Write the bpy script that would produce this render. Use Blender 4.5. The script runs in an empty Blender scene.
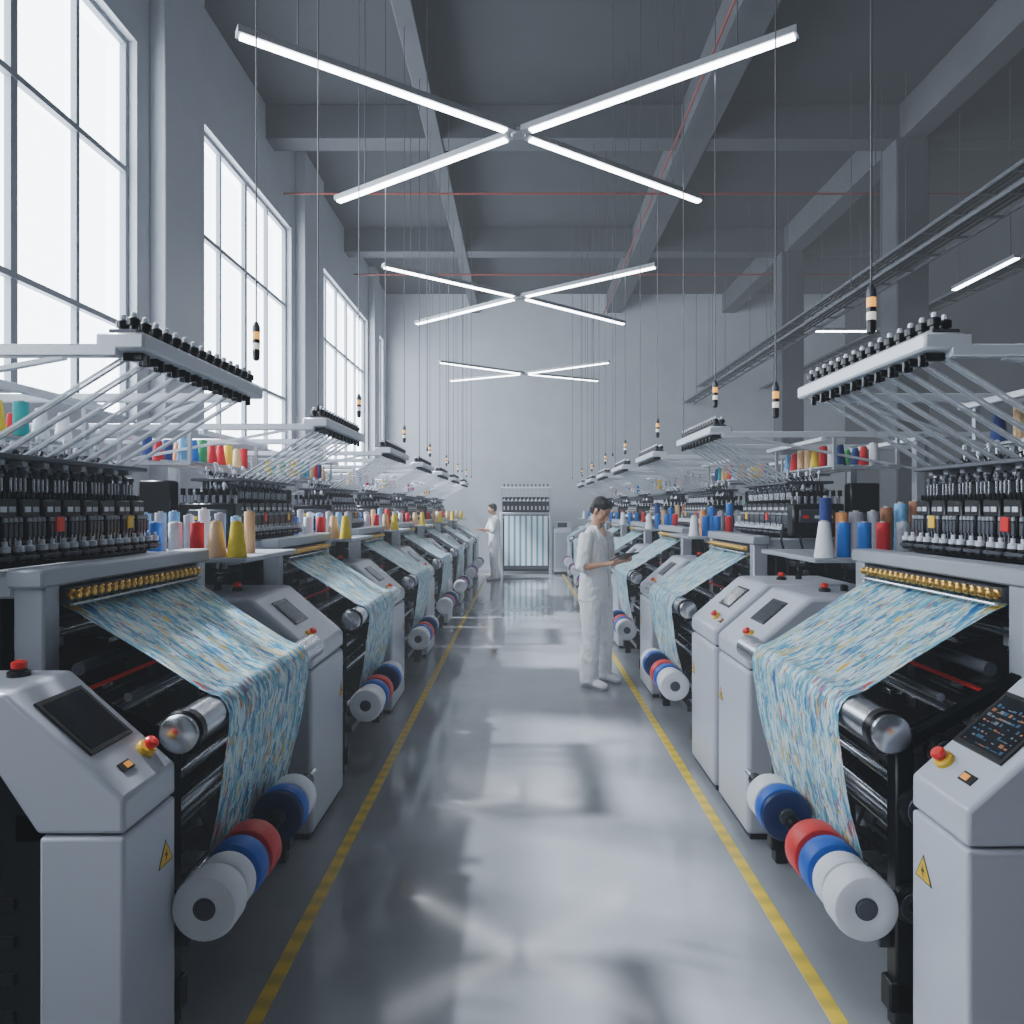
import bpy, bmesh, math, random
from mathutils import Vector, Matrix
from mathutils import noise as nz
random.seed(7)
sc = bpy.context.scene
COL = sc.collection
CLOSE = False

# ------------------------------------------------------------ materials
def new_mat(name):
    m = bpy.data.materials.new(name); m.use_nodes = True
    nt = m.node_tree
    return m, nt, nt.nodes.get('Principled BSDF')

def mat(name, col, rough=0.5, metal=0.0, var=0.06, scale=8.0, emit=None, es=0.0, bump=0.0, coat=0.0, sheen=0.0, alpha=1.0):
    m, nt, p = new_mat(name)
    tc = nt.nodes.new('ShaderNodeTexCoord')
    no = nt.nodes.new('ShaderNodeTexNoise'); no.inputs['Scale'].default_value = scale; no.inputs['Detail'].default_value = 4
    nt.links.new(tc.outputs['Object'], no.inputs['Vector'])
    mx = nt.nodes.new('ShaderNodeMix'); mx.data_type = 'RGBA'
    mx.inputs['A'].default_value = tuple(c*(1-var) for c in col)+(1,)
    mx.inputs['B'].default_value = tuple(min(1, c*(1+var)) for c in col)+(1,)
    nt.links.new(no.outputs['Fac'], mx.inputs['Factor'])
    nt.links.new(mx.outputs['Result'], p.inputs['Base Color'])
    p.inputs['Roughness'].default_value = rough
    p.inputs['Metallic'].default_value = metal
    p.inputs['Coat Weight'].default_value = coat
    p.inputs['Sheen Weight'].default_value = sheen
    p.inputs['Alpha'].default_value = alpha
    if emit:
        p.inputs['Emission Color'].default_value = tuple(emit)+(1,)
        p.inputs['Emission Strength'].default_value = es
    if bump > 0:
        b = nt.nodes.new('ShaderNodeBump'); b.inputs['Strength'].default_value = bump; b.inputs['Distance'].default_value = 0.02
        nt.links.new(no.outputs['Fac'], b.inputs['Height']); nt.links.new(b.outputs['Normal'], p.inputs['Normal'])
    return m

M = {}
M['shell'] = mat('console_shell_paint', (0.52, 0.54, 0.60), 0.28, 0.0, 0.03, 3)
M['lgrey'] = mat('frame_paint', (0.38, 0.40, 0.44), 0.35, 0.15)
M['white'] = mat('arm_paint', (0.70, 0.73, 0.78), 0.3, 0.1, 0.03)
M['acryl'] = mat('arm_acrylic', (0.72, 0.75, 0.80), 0.2, 0.0, 0.02, alpha=0.48)
M['mgrey'] = mat('mid_grey_paint', (0.07, 0.075, 0.09), 0.4, 0.3)
M['dark'] = mat('dark_machine', (0.006, 0.007, 0.009), 0.35, 0.3)
M['black'] = mat('black_plastic', (0.003, 0.003, 0.004), 0.28)
M['steel'] = mat('brushed_steel', (0.62, 0.64, 0.68), 0.25, 1.0)
M['brass'] = mat('brass', (0.72, 0.42, 0.10), 0.28, 1.0)
M['rubber'] = mat('rubber', (0.010, 0.010, 0.010), 0.6)
M['red'] = mat('red_plastic', (0.65, 0.02, 0.015), 0.3, emit=(0.6, 0.02, 0.01), es=0.08)
M['yellow'] = mat('yellow_plastic', (0.85, 0.52, 0.03), 0.4)
M['amber'] = mat('amber_lens', (0.9, 0.4, 0.05), 0.3, emit=(1, 0.42, 0.08), es=1.2)
M['whitelens'] = mat('white_lens', (0.85, 0.85, 0.82), 0.3, emit=(1, 0.95, 0.8), es=0.5)
M['glassblack'] = mat('screen_glass', (0.012, 0.014, 0.018), 0.08)
M['uiblue'] = mat('screen_icon_blue', (0.03, 0.08, 0.14), 0.2, emit=(0.1, 0.25, 0.45), es=0.06)
M['uiwarm'] = mat('screen_icon_orange', (0.28, 0.11, 0.05), 0.2, emit=(0.7, 0.3, 0.12), es=0.06)
M['uigrey'] = mat('screen_icon_grey', (0.14, 0.15, 0.17), 0.2, emit=(0.4, 0.45, 0.5), es=0.04)
M['orange'] = mat('orange_button', (0.85, 0.3, 0.05), 0.4, emit=(1, .4, .05), es=0.3)
M['led'] = mat('led_diffuser', (0.9, 0.92, 1.0), 0.4, emit=(0.92, 0.95, 1.0), es=15.0)
M['ledhouse'] = mat('led_housing', (0.30, 0.31, 0.33), 0.4, 0.4)
M['wire'] = mat('wire', (0.12, 0.12, 0.13), 0.4, 0.5)
M['paper'] = mat('spool_white', (0.74, 0.75, 0.78), 0.55, bump=0.1)
M['sblue'] = mat('spool_blue', (0.01, 0.10, 0.50), 0.45, bump=0.1)
M['sred'] = mat('spool_red', (0.70, 0.035, 0.03), 0.45, bump=0.1)
M['snavy'] = mat('spool_navy', (0.006, 0.025, 0.12), 0.45)
M['pipe_red'] = mat('red_pipe', (0.26, 0.04, 0.03), 0.4)
M['tray'] = mat('galvanised_tray', (0.16, 0.17, 0.19), 0.5, 0.6)
M['skin'] = mat('skin', (0.62, 0.32, 0.205), 0.5)
M['hair'] = mat('hair', (0.010, 0.008, 0.007), 0.5, scale=60, bump=0.6)
M['brow'] = mat('brow', (0.10, 0.06, 0.045), 0.6)
M['cloth'] = mat('white_cotton', (0.92, 0.93, 0.94), 0.8, scale=11, bump=0.25, var=0.02, sheen=0.2)
M['seam'] = mat('cotton_seam', (0.60, 0.61, 0.65), 0.8)
M['shoe'] = mat('shoe_white', (0.80, 0.80, 0.82), 0.5)
M['sole'] = mat('shoe_sole', (0.35, 0.35, 0.37), 0.6)
M['eyew'] = mat('eye_white', (0.60, 0.52, 0.47), 0.3)
M['lip'] = mat('lip', (0.42, 0.17, 0.14), 0.5)
conecols = {
 'red': (0.62, 0.01, 0.02), 'orange': (0.80, 0.30, 0.10), 'yellow': (0.85, 0.62, 0.03), 'blue': (0.01, 0.15, 0.55),
 'teal': (0.01, 0.34, 0.36), 'white': (0.80, 0.80, 0.82), 'navy': (0.02, 0.04, 0.2), 'green': (0.05, 0.34, 0.10),
 'lightblue': (0.18, 0.42, 0.70), 'cream': (0.76, 0.48, 0.26), 'brown': (0.32, 0.13, 0.06), 'grey': (0.36, 0.37, 0.42)}
CM = {k: mat('yarn_'+k, c, 0.75, scale=40, bump=0.25) for k, c in conecols.items()}
M['core'] = mat('cone_core', (0.45, 0.42, 0.38), 0.6)

def fabric_mat():
    m, nt, p = new_mat('printed_fabric_pattern')
    N = nt.nodes.new; L = nt.links.new
    uv = N('ShaderNodeUVMap'); uv.uv_map = 'UVMap'
    ns = N('ShaderNodeTexNoise'); ns.inputs['Scale'].default_value = 32; ns.inputs['Detail'].default_value = 5
    L(uv.outputs[0], ns.inputs['Vector'])
    va = N('ShaderNodeVectorMath'); va.operation = 'MULTIPLY_ADD'; va.inputs[1].default_value = (0.022, 0.075, 0)
    L(ns.outputs['Color'], va.inputs[0]); L(uv.outputs[0], va.inputs[2])
    def vor(sx, sy, stops):
        mp = N('ShaderNodeMapping'); mp.inputs['Scale'].default_value = (sx, sy, 1); L(va.outputs[0], mp.inputs[0])
        v = N('ShaderNodeTexVoronoi'); v.inputs['Scale'].default_value = 1; L(mp.outputs[0], v.inputs['Vector'])
        s = N('ShaderNodeSeparateColor'); L(v.outputs['Color'], s.inputs[0])
        r = N('ShaderNodeValToRGB'); r.color_ramp.interpolation = 'CONSTANT'
        els = r.color_ramp.elements
        els[0].position = stops[0][0]; els[0].color = stops[0][1]+(1,)
        els[1].position = stops[1][0]; els[1].color = stops[1][1]+(1,)
        for q, c in stops[2:]:
            e = els.new(q); e.color = c+(1,)
        L(s.outputs[0], r.inputs[0])
        return r
    W = (0.62, 0.74, 0.77)
    r1 = vor(60, 13, [(0, W), (0.14, (0.08, 0.42, 0.55)), (0.32, (0.34, 0.60, 0.66)), (0.44, (0.01, 0.24, 0.38)), (0.58, (0.60, 0.64, 0.48)), (0.66, (0.005, 0.10, 0.34)), (0.78, W), (0.87, (0.70, 0.45, 0.03)), (0.965, (0.48, 0.05, 0.04))])
    r2 = vor(115, 32, [(0, W), (0.22, (0.08, 0.40, 0.55)), (0.46, (0.66, 0.76, 0.74)), (0.60, (0.01, 0.20, 0.44)), (0.80, (0.20, 0.52, 0.58)), (0.90, (0.68, 0.50, 0.08)), (0.97, (0.46, 0.06, 0.06))])
    r3 = vor(32, 7, [(0, W), (0.34, (0.16, 0.50, 0.60)), (0.62, (0.70, 0.76, 0.64)), (0.78, (0.02, 0.26, 0.46))])
    def msk(sc_, lo, hi, off):
        n2 = N('ShaderNodeTexNoise'); n2.inputs['Scale'].default_value = sc_; n2.inputs['Detail'].default_value = 5
        mp2 = N('ShaderNodeMapping'); mp2.inputs['Scale'].default_value = (4, 1, 1); mp2.inputs['Location'].default_value = (off, off, 0); L(uv.outputs[0], mp2.inputs[0]); L(mp2.outputs[0], n2.inputs['Vector'])
        cr = N('ShaderNodeValToRGB'); cr.color_ramp.elements[0].position = lo; cr.color_ramp.elements[1].position = hi
        L(n2.outputs['Fac'], cr.inputs[0]); return cr.outputs[0]
    mx = N('ShaderNodeMix'); mx.data_type = 'RGBA'
    L(msk(7, .44, .54, 0), mx.inputs['Factor']); L(r1.outputs[0], mx.inputs['A']); L(r2.outputs[0], mx.inputs['B'])
    mx2 = N('ShaderNodeMix'); mx2.data_type = 'RGBA'
    L(msk(11, .54, .62, 3), mx2.inputs['Factor']); L(mx.outputs['Result'], mx2.inputs['A']); L(r3.outputs[0], mx2.inputs['B'])
    L(mx2.outputs['Result'], p.inputs['Base Color'])
    p.inputs['Roughness'].default_value = 0.36
    return m
M['fabric'] = fabric_mat()

def stripe_mat():
    m, nt, p = new_mat('striped_warp_cloth')
    N = nt.nodes.new; L = nt.links.new
    tc = N('ShaderNodeTexCoord'); w = N('ShaderNodeTexWave'); w.bands_direction = 'X'; w.inputs['Scale'].default_value = 2.2
    L(tc.outputs['Object'], w.inputs['Vector'])
    r = N('ShaderNodeValToRGB'); r.color_ramp.elements[0].color = (0.10, 0.28, 0.36, 1); r.color_ramp.elements[1].color = (0.70, 0.78, 0.82, 1)
    r.color_ramp.elements[0].position = 0.15; r.color_ramp.elements[1].position = 0.5
    L(w.outputs['Color'], r.inputs[0]); L(r.outputs[0], p.inputs['Base Color']); p.inputs['Roughness'].default_value = 0.6
    return m
M['stripe'] = stripe_mat()

def surf_mat(name, c1, c2, rough1, rough2, scale, bump=0.1, spec=None):
    m, nt, p = new_mat(name)
    N = nt.nodes.new; L = nt.links.new
    tc = N('ShaderNodeTexCoord')
    n1 = N('ShaderNodeTexNoise'); n1.inputs['Scale'].default_value = scale; n1.inputs['Detail'].default_value = 8; n1.inputs['Roughness'].default_value = 0.6
    L(tc.outputs['Object'], n1.inputs['Vector'])
    r = N('ShaderNodeValToRGB'); r.color_ramp.elements[0].position = 0.3; r.color_ramp.elements[1].position = 0.7
    r.color_ramp.elements[0].color = c1+(1,); r.color_ramp.elements[1].color = c2+(1,)
    L(n1.outputs['Fac'], r.inputs[0]); L(r.outputs[0], p.inputs['Base Color'])
    mr = N('ShaderNodeMapRange'); mr.inputs[3].default_value = rough1; mr.inputs[4].default_value = rough2
    mr.inputs[1].default_value = 0.3; mr.inputs[2].default_value = 0.7
    L(n1.outputs['Fac'], mr.inputs[0]); L(mr.outputs[0], p.inputs['Roughness'])
    b = N('ShaderNodeBump'); b.inputs['Strength'].default_value = bump; b.inputs['Distance'].default_value = 0.01
    L(n1.outputs['Fac'], b.inputs['Height']); L(b.outputs['Normal'], p.inputs['Normal'])
    if spec: p.inputs['Specular IOR Level'].default_value = spec
    return m
M['floor'] = surf_mat('epoxy_floor', (0.215, 0.223, 0.24), (0.295, 0.305, 0.325), 0.06, 0.16, 1.1, 0.015, 0.7)
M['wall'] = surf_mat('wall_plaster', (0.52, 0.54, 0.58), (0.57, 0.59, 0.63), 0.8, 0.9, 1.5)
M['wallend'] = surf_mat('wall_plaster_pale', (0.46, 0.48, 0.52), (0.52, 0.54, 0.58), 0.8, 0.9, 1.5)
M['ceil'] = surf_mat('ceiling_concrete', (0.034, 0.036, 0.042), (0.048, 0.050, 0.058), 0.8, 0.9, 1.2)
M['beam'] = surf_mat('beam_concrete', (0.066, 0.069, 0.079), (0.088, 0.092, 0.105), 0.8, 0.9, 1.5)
M['winframe'] = mat('window_frame_paint', (0.26, 0.28, 0.32), 0.5)

def pane_mat():
    m, nt, p = new_mat('window_glass_daylight_glow')
    nt.nodes.remove(p)
    N = nt.nodes.new; L = nt.links.new
    out = nt.nodes.get('Material Output')
    t = N('ShaderNodeBsdfTransparent'); t.inputs[0].default_value = (0.93, 0.96, 1, 1)
    g = N('ShaderNodeEmission'); g.inputs[0].default_value = (0.86, 0.93, 1, 1); g.inputs[1].default_value = 4.2  # glow added to the panes stands in for daylight behind them
    mx = N('ShaderNodeAddShader')
    L(t.outputs[0], mx.inputs[0]); L(g.outputs[0], mx.inputs[1]); L(mx.outputs[0], out.inputs['Surface'])
    return m
M['pane'] = pane_mat()

def line_mat():
    m, nt, p = new_mat('yellow_floor_tape')
    N = nt.nodes.new; L = nt.links.new
    tc = N('ShaderNodeTexCoord'); n = N('ShaderNodeTexNoise'); n.inputs['Scale'].default_value = 14; n.inputs['Detail'].default_value = 6
    L(tc.outputs['Object'], n.inputs['Vector'])
    w = N('ShaderNodeTexWave'); w.bands_direction = 'Y'; w.inputs['Scale'].default_value = 2.6; w.inputs['Distortion'].default_value = 1.5
    L(tc.outputs['Object'], w.inputs['Vector'])
    ml = N('ShaderNodeMath'); ml.operation = 'MULTIPLY'; L(n.outputs['Fac'], ml.inputs[0]); L(w.outputs['Fac'], ml.inputs[1])
    r = N('ShaderNodeValToRGB'); r.color_ramp.elements[0].position = 0.0; r.color_ramp.elements[1].position = 0.4
    r.color_ramp.elements[0].color = (0.50, 0.37, 0.06, 1); r.color_ramp.elements[1].color = (0.72, 0.50, 0.05, 1)
    L(ml.outputs[0], r.inputs[0]); L(r.outputs[0], p.inputs['Base Color']); p.inputs['Roughness'].default_value = 0.3
    return m
M['line'] = line_mat()

# ------------------------------------------------------------ mesh builder
class MB:
    def __init__(s): s.v = []; s.f = []; s.m = []; s.mats = []
    def mi(s, mt):
        if mt not in s.mats: s.mats.append(mt)
        return s.mats.index(mt)
    def add(s, vs, fs, mt):
        o = len(s.v); s.v += [tuple(v) for v in vs]; i = s.mi(mt)
        for f in fs: s.f.append(tuple(o+j for j in f)); s.m.append(i)
    def merge(s, other, loc=(0, 0, 0)):
        o = len(s.v)
        s.v += [(a+loc[0], b+loc[1], c+loc[2]) for a, b, c in other.v]
        for f, mi in zip(other.f, other.m):
            s.f.append(tuple(o+j for j in f)); s.m.append(s.mi(other.mats[mi]))
    def box(s, x0, x1, y0, y1, z0, z1, mt, b=0.0):
        if b <= 0:
            vs = [(x, y, z) for x in (x0, x1) for y in (y0, y1) for z in (z0, z1)]
            fs = [(0, 1, 3, 2), (4, 6, 7, 5), (0, 4, 5, 1), (2, 3, 7, 6), (0, 2, 6, 4), (1, 5, 7, 3)]
            s.add(vs, fs, mt); return
        lo = (min(x0, x1), min(y0, y1), min(z0, z1)); hi = (max(x0, x1), max(y0, y1), max(z0, z1))
        b = min(b, min(hi[i]-lo[i] for i in range(3))*0.45)
        idx = {}; vs = []
        for sx in (0, 1):
            for sy in (0, 1):
                for sz in (0, 1):
                    sg = (sx, sy, sz)
                    for a in range(3):
                        p = []
                        for i in range(3):
                            base = hi[i] if sg[i] else lo[i]
                            if i != a: base += -b if sg[i] else b
                            p.append(base)
                        idx[(sg, a)] = len(vs); vs.append(tuple(p))
        fs = []
        for a in range(3):
            o1, o2 = [i for i in range(3) if i != a]
            for sa in (0, 1):
                q = []
                for t1, t2 in ((0, 0), (1, 0), (1, 1), (0, 1)):
                    sg = [0, 0, 0]; sg[a] = sa; sg[o1] = t1; sg[o2] = t2; q.append(idx[(tuple(sg), a)])
                fs.append(tuple(q))
        for a in range(3):
            o1, o2 = [i for i in range(3) if i != a]
            for s1 in (0, 1):
                for s2 in (0, 1):
                    q = []
                    for t, ax in ((0, o1), (1, o1), (1, o2), (0, o2)):
                        sg = [0, 0, 0]; sg[a] = t; sg[o1] = s1; sg[o2] = s2; q.append(idx[(tuple(sg), ax)])
                    fs.append(tuple(q))
        for sx in (0, 1):
            for sy in (0, 1):
                for sz in (0, 1):
                    fs.append(tuple(idx[((sx, sy, sz), a)] for a in range(3)))
        s.add(vs, fs, mt)
    def prism(s, prof, y0, y1, mt):
        n = len(prof)
        vs = [(a, y0, c) for a, c in prof]+[(a, y1, c) for a, c in prof]
        fs = [tuple(range(n)), tuple(range(2*n-1, n-1, -1))]
        fs += [(i, (i+1) % n, n+(i+1) % n, n+i) for i in range(n)]
        s.add(vs, fs, mt)
    def cyl(s, p0, p1, r0, r1=None, n=12, mt=None, cap=True):
        if r1 is None: r1 = r0
        s.lathe(p0, Vector(p1)-Vector(p0), [(r0, 0), (r1, (Vector(p1)-Vector(p0)).length)], n, mt)
    def lathe(s, c, ax, prof, n, mt):
        c = Vector(c); ax = Vector(ax).normalized()
        t = Vector((0, 0, 1)) if abs(ax.z) < 0.9 else Vector((1, 0, 0))
        a = ax.cross(t).normalized(); b = ax.cross(a)
        vs = []; fs = []
        for r, h in prof:
            for i in range(n):
                th = 2*math.pi*i/n
                vs.append(c+ax*h+a*(r*math.cos(th))+b*(r*math.sin(th)))
        m = len(prof)
        for j in range(m-1):
            for i in range(n):
                fs.append((j*n+i, j*n+(i+1) % n, (j+1)*n+(i+1) % n, (j+1)*n+i))
        fs.append(tuple(range(n-1, -1, -1))); fs.append(tuple((m-1)*n+i for i in range(n)))
        s.add(vs, fs, mt)
    def bar(s, p0, p1, w, t, mt, side=(0, 1, 0)):
        p0 = Vector(p0); p1 = Vector(p1); d = (p1-p0).normalized(); a = Vector(side); a = (a-d*a.dot(d)).normalized(); b = d.cross(a)
        vs = []
        for p in (p0, p1):
            for i, j in ((-1, -1), (1, -1), (1, 1), (-1, 1)): vs.append(p+a*(w/2*i)+b*(t/2*j))
        s.add(vs, [(0, 1, 2, 3), (7, 6, 5, 4), (0, 4, 5, 1), (1, 5, 6, 2), (2, 6, 7, 3), (3, 7, 4, 0)], mt)
    def tube(s, pts, r, n, mt):
        s.loft([(p, r, r) for p in pts], n, mt)
    def loft(s, secs, n, mt, ref=(0, 1, 0)):
        P = [Vector(q[0]) for q in secs]; vs = []; fs = []
        for k in range(len(P)):
            if k == 0: d = P[1]-P[0]
            elif k == len(P)-1: d = P[-1]-P[-2]
            else: d = P[k+1]-P[k-1]
            d.normalize(); a = Vector(ref)
            if abs(a.dot(d)) > 0.95: a = Vector((1, 0, 0)) if abs(d.x) < 0.9 else Vector((0, 0, 1))
            a = (a-d*a.dot(d)).normalized(); b = d.cross(a)
            for i in range(n):
                th = 2*math.pi*i/n
                vs.append(P[k]+a*(secs[k][1]*math.cos(th))+b*(secs[k][2]*math.sin(th)))
        m = len(P)
        for j in range(m-1):
            for i in range(n): fs.append((j*n+i, j*n+(i+1) % n, (j+1)*n+(i+1) % n, (j+1)*n+i))
        fs.append(tuple(range(n-1, -1, -1))); fs.append(tuple((m-1)*n+i for i in range(n)))
        s.add(vs, fs, mt)
    def ball(s, c, rx, ry, rz, mt, nu=20, nv=12):
        c = Vector(c); vs = [c+Vector((0, 0, -rz))]; fs = []
        for j in range(1, nv):
            ph = -math.pi/2+math.pi*j/nv
            for i in range(nu):
                th = 2*math.pi*i/nu
                vs.append(c+Vector((rx*math.cos(ph)*math.cos(th), ry*math.cos(ph)*math.sin(th), rz*math.sin(ph))))
        vs.append(c+Vector((0, 0, rz)))
        for i in range(nu): fs.append((0, 1+(i+1) % nu, 1+i))
        for j in range(nv-2):
            for i in range(nu): fs.append((1+j*nu+i, 1+j*nu+(i+1) % nu, 1+(j+1)*nu+(i+1) % nu, 1+(j+1)*nu+i))
        o = 1+(nv-2)*nu; t = len(vs)-1
        for i in range(nu): fs.append((o+i, o+(i+1) % nu, t))
        s.add(vs, fs, mt)
    def mesh(s, name, sx=1, smooth=True, ang=38, recalc=True):
        me = bpy.data.meshes.new(name)
        me.from_pydata([(v[0]*sx, v[1], v[2]) for v in s.v], [], s.f)
        for mt in s.mats: me.materials.append(mt)
        me.polygons.foreach_set('material_index', s.m)
        if recalc:
            bm = bmesh.new(); bm.from_mesh(me); bmesh.ops.recalc_face_normals(bm, faces=bm.faces[:]); bm.to_mesh(me); bm.free()
        if smooth:
            me.polygons.foreach_set('use_smooth', [True]*len(me.polygons)); me.set_sharp_from_angle(angle=math.radians(ang))
        me.update()
        return me

def ob(name, data, loc=(0, 0, 0), parent=None, rot=None, label=None, cat=None, group=None, kind=None, bevel=0):
    o = bpy.data.objects.new(name, data); COL.objects.link(o)
    o.location = loc
    if rot: o.rotation_euler = rot
    if parent: o.parent = parent
    if label: o['label'] = label
    if cat: o['category'] = cat
    if group: o['group'] = group
    if kind: o['kind'] = kind
    if bevel:
        b = o.modifiers.new('bevel', 'BEVEL'); b.width = bevel; b.segments = 3; b.limit_method = 'ANGLE'; b.angle_limit = math.radians(30)
    return o
def empty(name, loc, **k):
    o = ob(name, None, loc, **k); o.empty_display_size = 0.2; return o

XL, XR = -1.05, 1.13
def xs(side): return XL if side < 0 else XR

# ------------------------------------------------------------ room
WX, RX, BY, FY, CH = -3.7, 8.8, 18.6, -3.0, 7.5
def struct(name, mb, label):
    return ob(name, mb.mesh(name), label=label, kind='structure')
b = MB(); b.box(WX-0.3, RX+0.3, FY-0.3, BY+0.3, -0.2, 0, M['floor']); struct('floor', b, 'glossy grey epoxy factory floor')
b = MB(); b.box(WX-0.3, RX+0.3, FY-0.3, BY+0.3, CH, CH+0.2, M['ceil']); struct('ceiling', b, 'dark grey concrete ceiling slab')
b = MB(); b.box(WX-0.3, RX+0.3, BY, BY+0.3, 0, CH, M['wallend']); struct('wall_back', b, 'pale grey plaster end wall')
b = MB(); b.box(WX-0.3, RX+0.3, FY-0.3, FY, 0, CH, M['beam']); struct('wall_front', b, 'grey plaster wall')
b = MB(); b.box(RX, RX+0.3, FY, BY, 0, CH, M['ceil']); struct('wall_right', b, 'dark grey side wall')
wins = [(-1.6, 1.7), (2.9, 6.56), (7.8, 10.95), (12.4, 16.35), (17.0, 18.2)]
wlev = [1.0, 2.2, 3.4, 5.2, 7.0]
SZ, TZ = 2.5, 6.15
b = MB()
b.box(WX-0.3, WX, FY, BY, 0, SZ, M['wall']); b.box(WX-0.3, WX, FY, BY, TZ, CH, M['wall'])
edges = [FY]+[e for w in wins for e in w]+[BY]
for i in range(0, len(edges), 2): b.box(WX-0.3, WX, edges[i], edges[i+1], SZ, TZ, M['wall'])
struct('wall_left', b, 'grey plaster wall with tall window openings')
tn = 1
for (a, c) in ((6.78, 7.62), (11.15, 12.2), (16.45, 16.95), (1.9, 2.7)):
    b = MB(); b.box(WX, WX+0.16, a, c, 0, CH, M['wall'], 0.01); struct('trim_%d' % tn, b, 'grey plaster pilaster between windows'); tn += 1
for wi, (a, c) in enumerate(wins):
    b = MB(); X0, X1 = WX-0.2, WX-0.08
    fw = 0.05
    b.box(X0, X1, a, a+fw, SZ, TZ, M['winframe']); b.box(X0, X1, c-fw, c, SZ, TZ, M['winframe'])
    for z in (SZ, 3.38, 4.88, TZ-fw): b.box(X0, X1, a+fw, c-fw, z, z+fw, M['winframe'])
    n = max(1, round((c-a)/0.72)); 
    for i in range(1, n):
        y = c-(c-a)*i/n; w = 0.05 if (i % 2 == 0) else 0.022
        b.box(X0+0.01, X1-0.01, y-w/2-0.01, y+w/2+0.01, SZ+fw, TZ-fw, M['winframe'])
    b.box(WX-0.145, WX-0.14, a+fw, c-fw, SZ+fw, TZ-fw, M['pane'])
    struct('window_%d' % (wi+1), b, 'tall steel-framed factory window with bright daylight')
    ld = bpy.data.lights.new('window_daylight', 'AREA'); ld.shape = 'RECTANGLE'; ld.size = (TZ-SZ); ld.size_y = (c-a)
    ld.color = (0.86, 0.93, 1.0); ld.energy = wlev[wi]*math.pi*(TZ-SZ)*(c-a)
    lo = bpy.data.objects.new('window_daylight', ld); COL.objects.link(lo)
    lo.location = (WX-0.5, (a+c)/2, (SZ+TZ)/2); lo.rotation_euler = (0, math.radians(-90), 0)
for y in (1.15, 5.5, 9.85, 14.2):
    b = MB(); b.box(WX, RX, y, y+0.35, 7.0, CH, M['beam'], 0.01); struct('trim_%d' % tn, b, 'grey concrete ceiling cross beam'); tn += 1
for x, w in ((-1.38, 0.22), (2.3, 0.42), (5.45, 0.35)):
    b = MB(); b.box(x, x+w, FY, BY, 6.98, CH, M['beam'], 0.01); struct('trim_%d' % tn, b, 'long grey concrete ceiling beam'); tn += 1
for y in (5.5, 9.85, 14.2):
    b = MB(); b.box(5.38, 5.85, y-0.05, y+0.42, 0, 7.0, M['beam'], 0.02); struct('trim_%d' % tn, b, 'square grey concrete column'); tn += 1

for x in (-0.87, 1.03):
    b = MB(); b.box(-0.027, 0.027, -3, 17.2, 0.0005, 0.003, M['line'])
    ob('floor_marking_line', b.mesh('floor_line'), (x, 0, 0), label='worn yellow safety line painted on grey floor', cat='floor marking', group='yellow aisle lines')

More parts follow.
